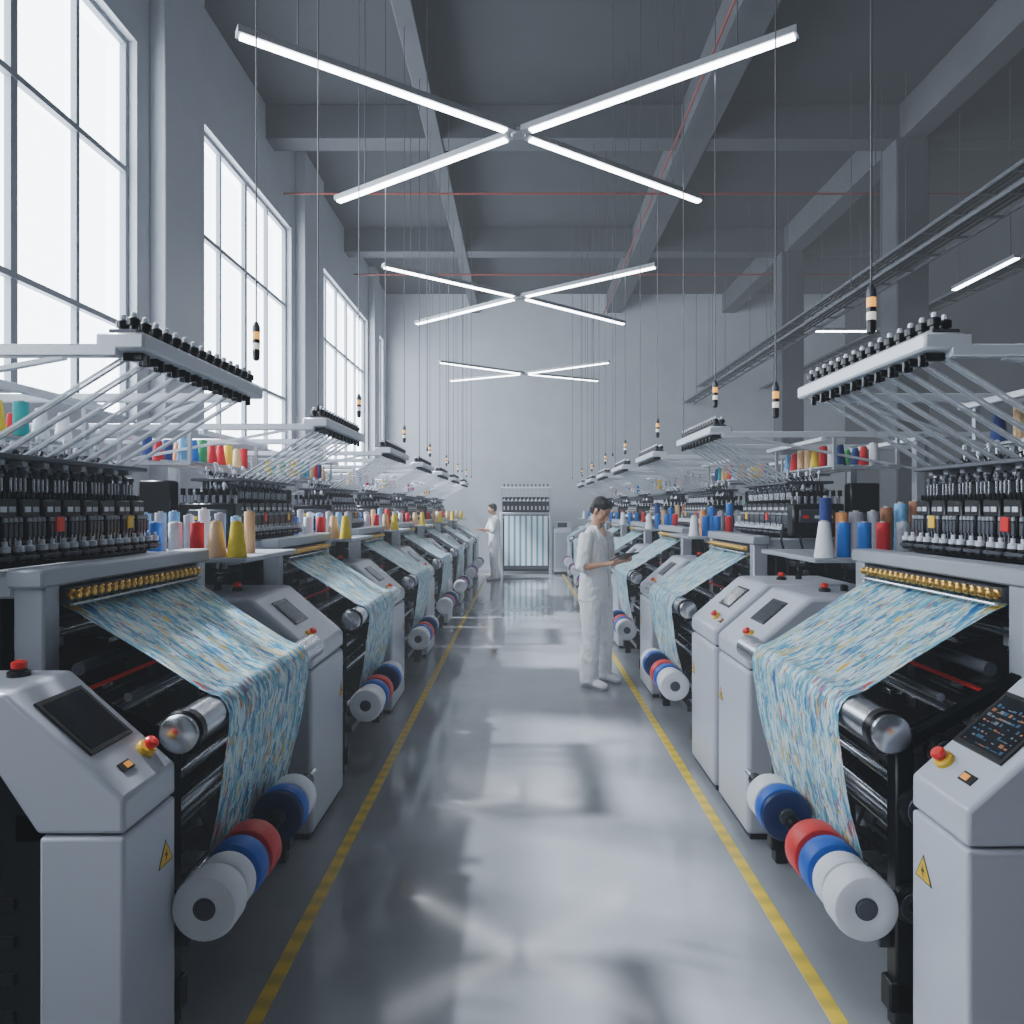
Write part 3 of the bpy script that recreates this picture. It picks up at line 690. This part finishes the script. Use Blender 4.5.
def signal(x, y, z):
    root = empty('pendant_signal_lamp', (x, y, z), label='small stacked amber signal lamp hanging on a long cable', cat='signal lamp', group='hanging signal lamps')
    c = MB(); c.cyl((0, 0, .19), (0, 0, (CH)-z), .0038, n=6, mt=M['wire']); ob('suspension_cable', c.mesh('cable'), parent=root)
    s = MB(); s.lathe((0, 0, 0), (0, 0, 1), [(.008, 0), (.016, .008), (.018, .05), (.014, .055)], 14, M['black']); ob('lamp_base', s.mesh('lamp_base'), parent=root)
    s = MB(); s.lathe((0, 0, .085), (0, 0, 1), [(.018, 0), (.018, .018)], 14, M['black']); ob('lamp_ring', s.mesh('lamp_ring'), parent=root)
    s = MB(); s.lathe((0, 0, .14), (0, 0, 1), [(.018, 0), (.018, .025), (.008, .05)], 14, M['mgrey']); ob('lamp_cap', s.mesh('lamp_cap'), parent=root)
    s = MB(); s.lathe((0, 0, .055), (0, 0, 1), [(.017, 0), (.017, .03)], 14, M['whitelens']); ob('white_lens', s.mesh('wl'), parent=root, label='white lens')
    s = MB(); s.lathe((0, 0, .103), (0, 0, 1), [(.017, 0), (.017, .037)], 14, M['amber']); ob('amber_lens', s.mesh('al'), parent=root, label='amber lens')
for k in range(7): signal(-1.30, 3.34+2.1*k, 2.39)
for y in (2.6, 4.7, 6.7, 8.8, 10.9, 13.0, 15.1): signal(1.33, y, 2.33 if y < 3 else 2.36)
signal(1.33, 3.58, 2.14)
for x, ys in ((-1.27, [4.25+2.1*k for k in range(6)]), (1.36, [5.75+2.1*k for k in range(5)]), (-1.0, [7.2, 9.3, 11.4, 13.5]), (1.05, [7.9, 10.0, 12.1, 14.2])):
    for y in ys:
        c = MB(); c.cyl((0, 0, 0), (0, 0, CH-2.3), .0045, n=6, mt=M['wire']); c.lathe((0, 0, -.03), (0, 0, 1), [(.008, 0), (.012, .01), (.006, .04)], 8, M['black'])
        ob('hanging_cable', c.mesh('hanging_cable'), (x, y, 2.3), label='thin dark cable hanging from the ceiling over a machine', cat='cable', group='hanging cables')

def pipe(pts, r, name, label, cat, mt):
    b = MB()
    for i in range(len(pts)-1): b.cyl(pts[i], pts[i+1], r, n=8, mt=mt)
    ob(name, b.mesh(name), label=label, cat=cat)
pipe([(WX, 10.6, 6.55), (RX, 10.6, 6.55)], .016, 'sprinkler_pipe', 'thin red sprinkler pipe below the ceiling beams', 'pipe', M['pipe_red'])
pipe([(WX, 15.0, 6.8), (RX, 15.0, 6.8)], .020, 'sprinkler_pipe', 'thin red sprinkler pipe below the ceiling beams', 'pipe', M['pipe_red'])
pipe([(2.15, 0, 6.8), (2.15, BY, 6.8)], .014, 'sprinkler_pipe', 'thin red sprinkler pipe running along a beam', 'pipe', M['pipe_red'])
def tray(x, z):
    root = empty('cable_tray', (x, 8, z), label='galvanised ladder cable tray hung under the ceiling', cat='cable tray', group='cable trays')
    b = MB()
    for dx in (-.16, .16): b.box(dx-.012, dx+.012, -8, 10.5, -.02, .02, M['tray'])
    for i in range(37): b.box(-.15, .15, -7.9+i*.5, -7.86+i*.5, -.015, .0, M['tray'])
    ob('tray_ladder', b.mesh('tray'), parent=root)
    b = MB()
    for dx in (-.08, -.02, .05): b.cyl((dx, -8, .015), (dx, 10.5, .015), .014, n=6, mt=M['rubber'])
    ob('tray_cable', b.mesh('cables'), parent=root)
    b = MB()
    for i in range(5):
        y = -7+i*4
        for dx in (-.16, .16): b.cyl((dx, y, .03), (dx, y, CH-z), .006, n=6, mt=M['wire'])
    ob('tray_hanger', b.mesh('hangers'), parent=root)
tray(4.9, 4.95); tray(4.5, 4.5); tray(6.6, 4.9)

# ------------------------------------------------------------ end machine
root = empty('warping_machine', (.10, 17.3, 0), label='grey machine with teal and white striped cloth sheet', cat='textile machine')
b = MB()
for x in (-.62, .62):
    b.box(x-.04, x+.04, -.1, .5, 0, 1.55, M['lgrey'], .01); b.box(x-.02, x+.02, -.05, .0, 1.55, 2.2, M['lgrey'], .004)
b.box(-.62, .62, -.05, .45, 1.50, 1.56, M['lgrey'], .01); b.box(-.6, .6, .2, .45, .05, 1.5, M['dark']); b.box(-.64, .64, -.1, -.04, 2.17, 2.21, M['white'], .006)
b.box(-.62, .62, -.08, .0, .14, .24, M['mgrey'], .01); b.cyl((-.6, -.03, 1.44), (.6, -.03, 1.44), .05, n=14, mt=M['steel'])
b.box(-.6, .6, .13, .2, 1.56, 1.95, M['dark'], .01); b.box(-.62, .62, .0, .06, 1.84, 1.87, M['lgrey'])
for i in range(12):
    x = -.55+i*.1; b.lathe((x, -.06, 2.21), (0, 0, 1), [(.02, 0), (.02, .05), (.01, .07)], 8, M['black']); b.box(x-.036, x+.036, -.02, .12, 1.57, 1.84, M['dark'], .008)
    b.box(x-.02, x+.02, -.03, -.02, 1.62, 1.72, M['lgrey']); b.lathe((x, -.03, 1.84), (0, 0, 1), [(.02, 0), (.02, .06)], 8, M['white'])
    b.bar((x, -.05, 2.17), (x+.02, .05, 1.88), .010, .008, M['lgrey'], side=(1, 0, 0))
ob('machine_frame', b.mesh('warping_frame'), parent=root)
b = MB()
b.box(-.55, .55, -.095, -.09, .22, 1.47, M['stripe'])
ob('striped_cloth', b.mesh('striped_cloth'), parent=root, label='teal and white striped cloth')
root = empty('electrical_cabinet', (1.02, 17.3, 0), label='light grey waist-high electrical cabinet', cat='cabinet')
b = MB(); b.box(-.22, .22, -.15, .35, .06, 1.15, M['shell'], .015); b.box(-.2, .2, -.12, .33, 0, .06, M['dark']); b.prism([(-.22, 1.15), (-.22, 1.32), (.22, 1.32), (.22, 1.15)], .0, .35, M['shell'])
ob('cabinet_body', b.mesh('cabinet_body'), parent=root)
b = MB(); b.box(-.12, .12, -.008, -.001, 1.18, 1.30, M['glassblack']); b.box(-.18, .18, -.156, -.15, .15, 1.05, M['lgrey']); ob('cabinet_door', b.mesh('cabinet_door'), parent=root)

# ------------------------------------------------------------ people
def solid(name, mb, vox, smooth=3, noise=0, vert=False):
    me = mb.mesh(name, smooth=False)
    t = bpy.data.objects.new('tmp', me); COL.objects.link(t)
    r = t.modifiers.new('r', 'REMESH'); r.mode = 'VOXEL'; r.voxel_size = vox
    s = t.modifiers.new('s', 'SMOOTH'); s.factor = .5; s.iterations = smooth
    bpy.context.view_layer.update()
    dg = bpy.context.evaluated_depsgraph_get()
    m2 = bpy.data.meshes.new_from_object(t.evaluated_get(dg))
    bpy.data.objects.remove(t)
    m2.materials.clear(); m2.materials.append(mb.mats[0])
    m2.polygons.foreach_set('use_smooth', [True]*len(m2.polygons)); m2.name = name
    if noise:
        m2.update()
        nor = [v.normal.copy() for v in m2.vertices]
        for v, nn in zip(m2.vertices, nor):
            p = v.co; kz = 4 if vert else 6
            a2 = 1-abs(nz.noise(Vector((p.x*16+5+p.z*9, p.y*16-p.z*8, p.z*kz-p.y*12))))*3
            a3 = 1-abs(nz.noise(Vector((p.x*22+1-p.z*14, p.y*22+p.z*12, p.z*kz+3))))*3
            v.co = p+nn*(noise*(.6*max(a2, -.6)+.4*max(a3, -.6)))
        m2.update()
    return m2

def person(loc, rotz, pose, label, vox=.006):
    sk = M['skin']; B = MB()
    wr = pose['wrist']; el = pose['elbow']; sh = {1: Vector((.01, .168, 1.405)), -1: Vector((.01, -.168, 1.405))}
    B.loft([((0, 0, .88), .13, .09), ((0, 0, 1.0), .13, .09), ((0, 0, 1.15), .125, .085), ((.0, 0, 1.3), .15, .10), ((-.005, 0, 1.42), .14, .085), ((-.005, 0, 1.46), .07, .06), ((.005, 0, 1.50), .052, .055), ((.04, 0, 1.58), .05, .055)], 20, sk)
    B.ball((.062, 0, 1.425), .050, .030, .055, sk, 14, 10)
    hp = Vector((.055, 0, 1.635)); tilt = Matrix.Rotation(math.radians(pose.get('nod', 22)), 4, 'Y')
    H = MB()
    H.ball((-.01, 0, .03), .096, .076, .088, sk, 24, 16)
    H.loft([((.005, 0, .04), .07, .08), ((.012, 0, -.02), .066, .078), ((.022, 0, -.07), .052, .066), ((.035, 0, -.102), .030, .038), ((.04, 0, -.112), .014, .018)], 18, sk)
    H.loft([((.088, 0, .015), .009, .008), ((.100, 0, -.012), .012, .012), ((.106, 0, -.026), .016, .013), ((.092, 0, -.036), .012, .008)], 10, sk)
    H.ball((.082, 0, -.058), .016, .026, .007, sk, 12, 8); H.ball((.078, 0, -.070), .016, .022, .008, sk, 12, 8)
    H.ball((.078, 0, .028), .012, .052, .009, sk, 14, 8)
    for s in (-1, 1):
        H.ball((.0, s*.080, -.005), .018, .010, .032, sk, 12, 8); H.ball((.055, s*.042, -.025), .03, .025, .025, sk, 12, 8)
    Hv = [tuple(tilt @ Vector(v)+hp) for v in H.v]
    o = len(B.v); B.v += Hv
    for f in H.f: B.f.append(tuple(o+j for j in f)); B.m.append(0)
    for s in (1, -1):
        E = Vector(el[s]); Wp = Vector(wr[s]); S = sh[s]
        B.loft([(S+Vector((0, -s*.05, .0)), .05, .055), (S, .052, .055), (S.lerp(E, .35), .045, .048), (S.lerp(E, .8), .038, .04), (E, .038, .038), (E.lerp(Wp, .3), .038, .036), (E.lerp(Wp, .75), .028, .025), (Wp, .026, .02)], 14, sk)
        f = Vector(pose['hdir'][s]).normalized(); sd = Vector(pose['hside'][s]).normalized(); up = f.cross(sd).normalized()
        if up.z < 0: up = -up
        B.loft([(Wp, .024, .018), (Wp+f*.03, .034, .017), (Wp+f*.07, .042, .015), (Wp+f*.092, .040, .012)], 12, sk, ref=sd)
        for i, (ln, off) in enumerate(((.070, .032), (.078, .011), (.073, -.011), (.058, -.031))):
            p0 = Wp+f*.082+sd*off; cu = pose.get('curl', .5)
            d1 = (f+up*(-.15)).normalized(); p1 = p0+d1*ln*.42
            d2 = (f*(1-cu)+up*cu*1.0).normalized(); p2 = p1+d2*ln*.32
            d3 = (f*(.6-cu)+up*(cu+.3)).normalized(); p3 = p2+d3*ln*.28
            B.loft([(p0-f*.01, .0092, .0092), (p1, .0088, .0088), (p2, .0080, .0080), (p3, .0066, .0066)], 8, sk, ref=sd)
        t0 = Wp+f*.03+sd*.026; t1 = t0+(f*.5+sd*.75+up*.35).normalized()*.034; t2 = t1+(f*.9+up*.45+sd*.1).normalized()*.032; t3 = t2+(f*.9+up*.2-sd*.25).normalized()*.024
        B.loft([(t0, .013, .012), (t1, .011, .011), (t2, .010, .009), (t3, .008, .007)], 8, sk, ref=up)
    for s in (1, -1):
        hx, kx, axx = pose['leg'][s]
        Hh, K, A = Vector(hx), Vector(kx), Vector(axx)
        B.loft([(Hh, .08, .08), (Hh.lerp(K, .5), .065, .07), (K, .05, .052), (K.lerp(A, .35), .048, .052), (A, .034, .036), (A+Vector((0, 0, -.05)), .034, .04)], 14, sk)
    root = empty('person', loc, rot=(0, 0, rotz), label=label, cat='person')
    body = ob('body', solid('body', B, vox), parent=root)
    Hh_ = MB(); hm = M['hair']
    Hh_.ball((-.026, 0, .054), .096, .083, .084, hm, 24, 16)
    Hh_.ball((-.05, 0, .01), .066, .078, .075, hm, 20, 12)
    for i in range(9):
        a = -1.2+i*.3; Hh_.ball((.038*math.cos(a)+.008, .055*math.sin(a), .108), .032, .022, .022, hm, 10, 8)
    for s in (-1, 1): Hh_.ball((.006, s*.074, .028), .016, .008, .034, hm, 10, 8)
    Hh_.v = [tuple(tilt @ Vector(v)+hp) for v in Hh_.v]
    ob('hair', solid('hair', Hh_, .006, 2, .006), parent=root, label='short black hair')
    F = MB()
    for s in (-1, 1):
        F.ball((.0765, s*.031, .010), .006, .011, .004, M['eyew'], 10, 6); F.ball((.0800, s*.031, .009), .0035, .0042, .0038, M['hair'], 8, 6)
        F.ball((.0850, s*.033, .029), .004, .017, .0022, M['brow'], 10, 6)
    F.ball((.095, 0, -.0615), .004, .020, .003, M['lip'], 10, 6)
    F.v = [tuple(tilt @ Vector(v)+hp) for v in F.v]
    ob('face_features', F.mesh('face'), parent=root, label='eyes, eyebrows and lips')
    C = MB(); cl = M['cloth']
    C.loft([((-.005, 0, .80), .200, .145), ((0, 0, .90), .188, .138), ((0, 0, 1.05), .175, .126), ((.0, 0, 1.2), .182, .131), ((.0, 0, 1.33), .188, .129), ((-.005, 0, 1.405), .166, .105), ((-.008, 0, 1.455), .10, .075), ((-.002, 0, 1.485), .066, .062)], 24, cl)
    for s in (1, -1):
        E = Vector(el[s]); S = sh[s]; Wp = Vector(wr[s]); E2 = E.lerp(Wp, pose.get('sleeve', .12))
        secs = [(S+Vector((0, -s*.07, .0)), .07, .08), (S+Vector((0, 0, -.005)), .068, .072), (S.lerp(E, .4), .066, .069), (S.lerp(E, .85), .062, .066), (E, .060, .063), (E2, .058, .060)]
        C.loft(secs, 16, cl)
    ob('shirt', solid('shirt', C, .0075, 3, .0065), parent=root, label='white short work jacket')
    K2 = MB()
    for s in (1, -1):
        K2.bar((-.03, s*.062, 1.50), (.055, s*.050, 1.485), .030, .008, cl, side=(0, 0, 1))
        K2.bar((.050, s*.052, 1.490), (.118, s*.012, 1.375), .034, .008, cl, side=(0, 1, 0))
    K2.bar((-.055, -.06, 1.50), (-.055, .06, 1.50), .034, .008, cl, side=(0, 0, 1))
    ob('collar', K2.mesh('collar'), parent=root, label='white jacket collar')
    PK = MB()
    for z0, x0, z1, x1 in ((.82, .149, .92, .145), (.92, .145, 1.05, .134), (1.05, .134, 1.2, .138), (1.2, .138, 1.33, .136), (1.33, .136, 1.38, .125)):
        PK.bar((x0, .012, z0), (x1, .012, z1), .005, .003, M['seam'], side=(0, 1, 0))
    for z0, x0 in ((.95, .146), (1.08, .138), (1.21, .142), (1.33, .138)): PK.lathe((x0-.003, 0, z0), (1, 0, 0), [(.007, 0), (.007, .004)], 8, M['seam'])
    ob('jacket_placket', PK.mesh('placket'), parent=root, label='button placket')
    T = MB()
    T.loft([((0, 0, .84), .165, .120), ((0, 0, .92), .16, .115), ((0, 0, 1.0), .15, .11)], 20, cl)
    for s in (1, -1):
        hx, kx, axx = pose['leg'][s]; Hh, K, A = Vector(hx), Vector(kx), Vector(axx)
        T.loft([(Hh+Vector((0, 0, .02)), .092, .115), (Hh.lerp(K, .3), .090, .106), (Hh.lerp(K, .7), .082, .094), (K, .077, .087), (K.lerp(A, .5), .076, .086), (A+Vector((0, 0, .03)), .074, .088), (A+Vector((0, 0, -.05)), .076, .092)], 18, cl)
    ob('trousers', solid('trousers', T, .0075, 3, .008, True), parent=root, label='loose white work trousers')
    for s in (1, -1):
        A = Vector(pose['leg'][s][2]); g = MB(); y = A.y
        g.loft([((A.x-.09, y, .04), .022, .026), ((A.x-.075, y, .042), .036, .040), ((A.x-.03, y, .055), .042, .052), ((A.x+.04, y, .052), .045, .050), ((A.x+.10, y+s*.006, .045), .050, .040), ((A.x+.155, y+s*.01, .038), .050, .034), ((A.x+.185, y+s*.01, .034), .042, .028), ((A.x+.20, y+s*.01, .03), .022, .016)], 18, M['shoe'], ref=(0, 1, 0))
        g.v = [(a, b_, max(c, .012)) for a, b_, c in g.v]
        g.loft([((A.x-.092, y, .008), .026, .007), ((A.x-.06, y, .008), .042, .008), ((A.x+.04, y, .008), .045, .008), ((A.x+.13, y+s*.008, .008), .053, .008), ((A.x+.18, y+s*.01, .008), .046, .008), ((A.x+.206, y+s*.01, .008), .022, .006)], 16, M['sole'], ref=(0, 1, 0))
        ob('shoe', g.mesh('shoe'), parent=root, label='white work shoe')
    return root

poseA = dict(nod=34, elbow={1: (.00, .235, 1.13), -1: (.01, -.235, 1.12)}, wrist={1: (.195, .15, 1.165), -1: (.195, -.15, 1.155)},
             hdir={1: (1, -.25, .22), -1: (1, .25, .22)}, hside={1: (.15, -.9, .35), -1: (.15, .9, .35)}, curl=.45,
             leg={1: ((0, .09, .90), (.035, .11, .49), (-.01, .13, .10)), -1: ((0, -.09, .90), (.03, -.12, .49), (.03, -.15, .10))}, sleeve=.10)
PX, PY, PR = .70, 6.50, math.radians(-40)
person((PX, PY, 0), PR, poseA, 'man in white work jacket and trousers looking down at a tablet')
tb = MB(); tb.box(-.095, .085, -.13, .13, -.004, .004, M['black'], .003); tb.box(-.086, .076, -.118, .118, .004, .0048, M['glassblack'])
R = Matrix.Rotation(PR, 4, 'Z')
tp = R @ Vector((.325, 0, 1.225)); 
t = ob('tablet', tb.mesh('tablet'), (PX+tp.x, PY+tp.y, tp.z), label='black tablet computer held in both hands', cat='tablet')
t.rotation_euler = (R @ Matrix.Rotation(math.radians(-24), 4, 'Y')).to_euler()
poseB = dict(nod=14, elbow={1: (.10, .22, 1.14), -1: (.12, -.22, 1.14)}, wrist={1: (.33, .15, 1.19), -1: (.35, -.13, 1.17)},
             hdir={1: (1, -.1, -.1), -1: (1, .1, -.1)}, hside={1: (0, -1, .1), -1: (0, 1, .1)}, curl=.25, leg={1: ((0, .09, .90), (.05, .10, .49), (.02, .11, .10)), -1: ((0, -.09, .90), (.0, -.10, .49), (-.08, -.12, .10))}, sleeve=.2)
person((-.64, 15.9, 0), math.radians(196), poseB, 'worker in white uniform reaching towards a machine', vox=.008)

# ------------------------------------------------------------ light / world
def spot(loc, tgt, e, r, ang, col):
    ld = bpy.data.lights.new('sunlight', 'SPOT'); ld.energy = e; ld.shadow_soft_size = r; ld.spot_size = math.radians(ang); ld.spot_blend = .2; ld.color = col
    o = bpy.data.objects.new('sunlight', ld); COL.objects.link(o); o.location = loc
    o.rotation_euler = (Vector(tgt)-Vector(loc)).to_track_quat('-Z', 'Y').to_euler()
spot((-19, 10.5, 25), (0, 6.5, 0), 210000, .75, 46, (.96, .98, 1))

w = bpy.data.worlds.new('World'); sc.world = w; w.use_nodes = True; nt = w.node_tree
bg = nt.nodes['Background']; bg.inputs[0].default_value = (0.75, 0.85, 1, 1); bg.inputs[1].default_value = .6
SIG = .010
va = nt.nodes.new('ShaderNodeVolumeAbsorption'); va.inputs['Color'].default_value = (0, 0, 0, 1); va.inputs['Density'].default_value = SIG
em = nt.nodes.new('ShaderNodeEmission'); em.inputs[0].default_value = (.80, .89, 1, 1); em.inputs[1].default_value = .52*SIG  # even glow put into the air imitates pale lit haze
ad = nt.nodes.new('ShaderNodeAddShader'); nt.links.new(va.outputs[0], ad.inputs[0]); nt.links.new(em.outputs[0], ad.inputs[1])
nt.links.new(ad.outputs[0], nt.nodes['World Output'].inputs['Volume'])

cam = bpy.data.cameras.new('camera'); co = bpy.data.objects.new('camera', cam); COL.objects.link(co)
co.location = (0, 0, 1.67); co.rotation_euler = (math.radians(90), 0, 0)
cam.lens = 24; cam.sensor_width = 36; cam.shift_x = -10/1024; cam.shift_y = -4/1024; cam.clip_start = .05; cam.clip_end = 200
if CLOSE:
    kk = 4.0; cam.lens = 24*kk; cam.shift_x = 85*kk/1024; cam.shift_y = -75*kk/1024
sc.camera = co
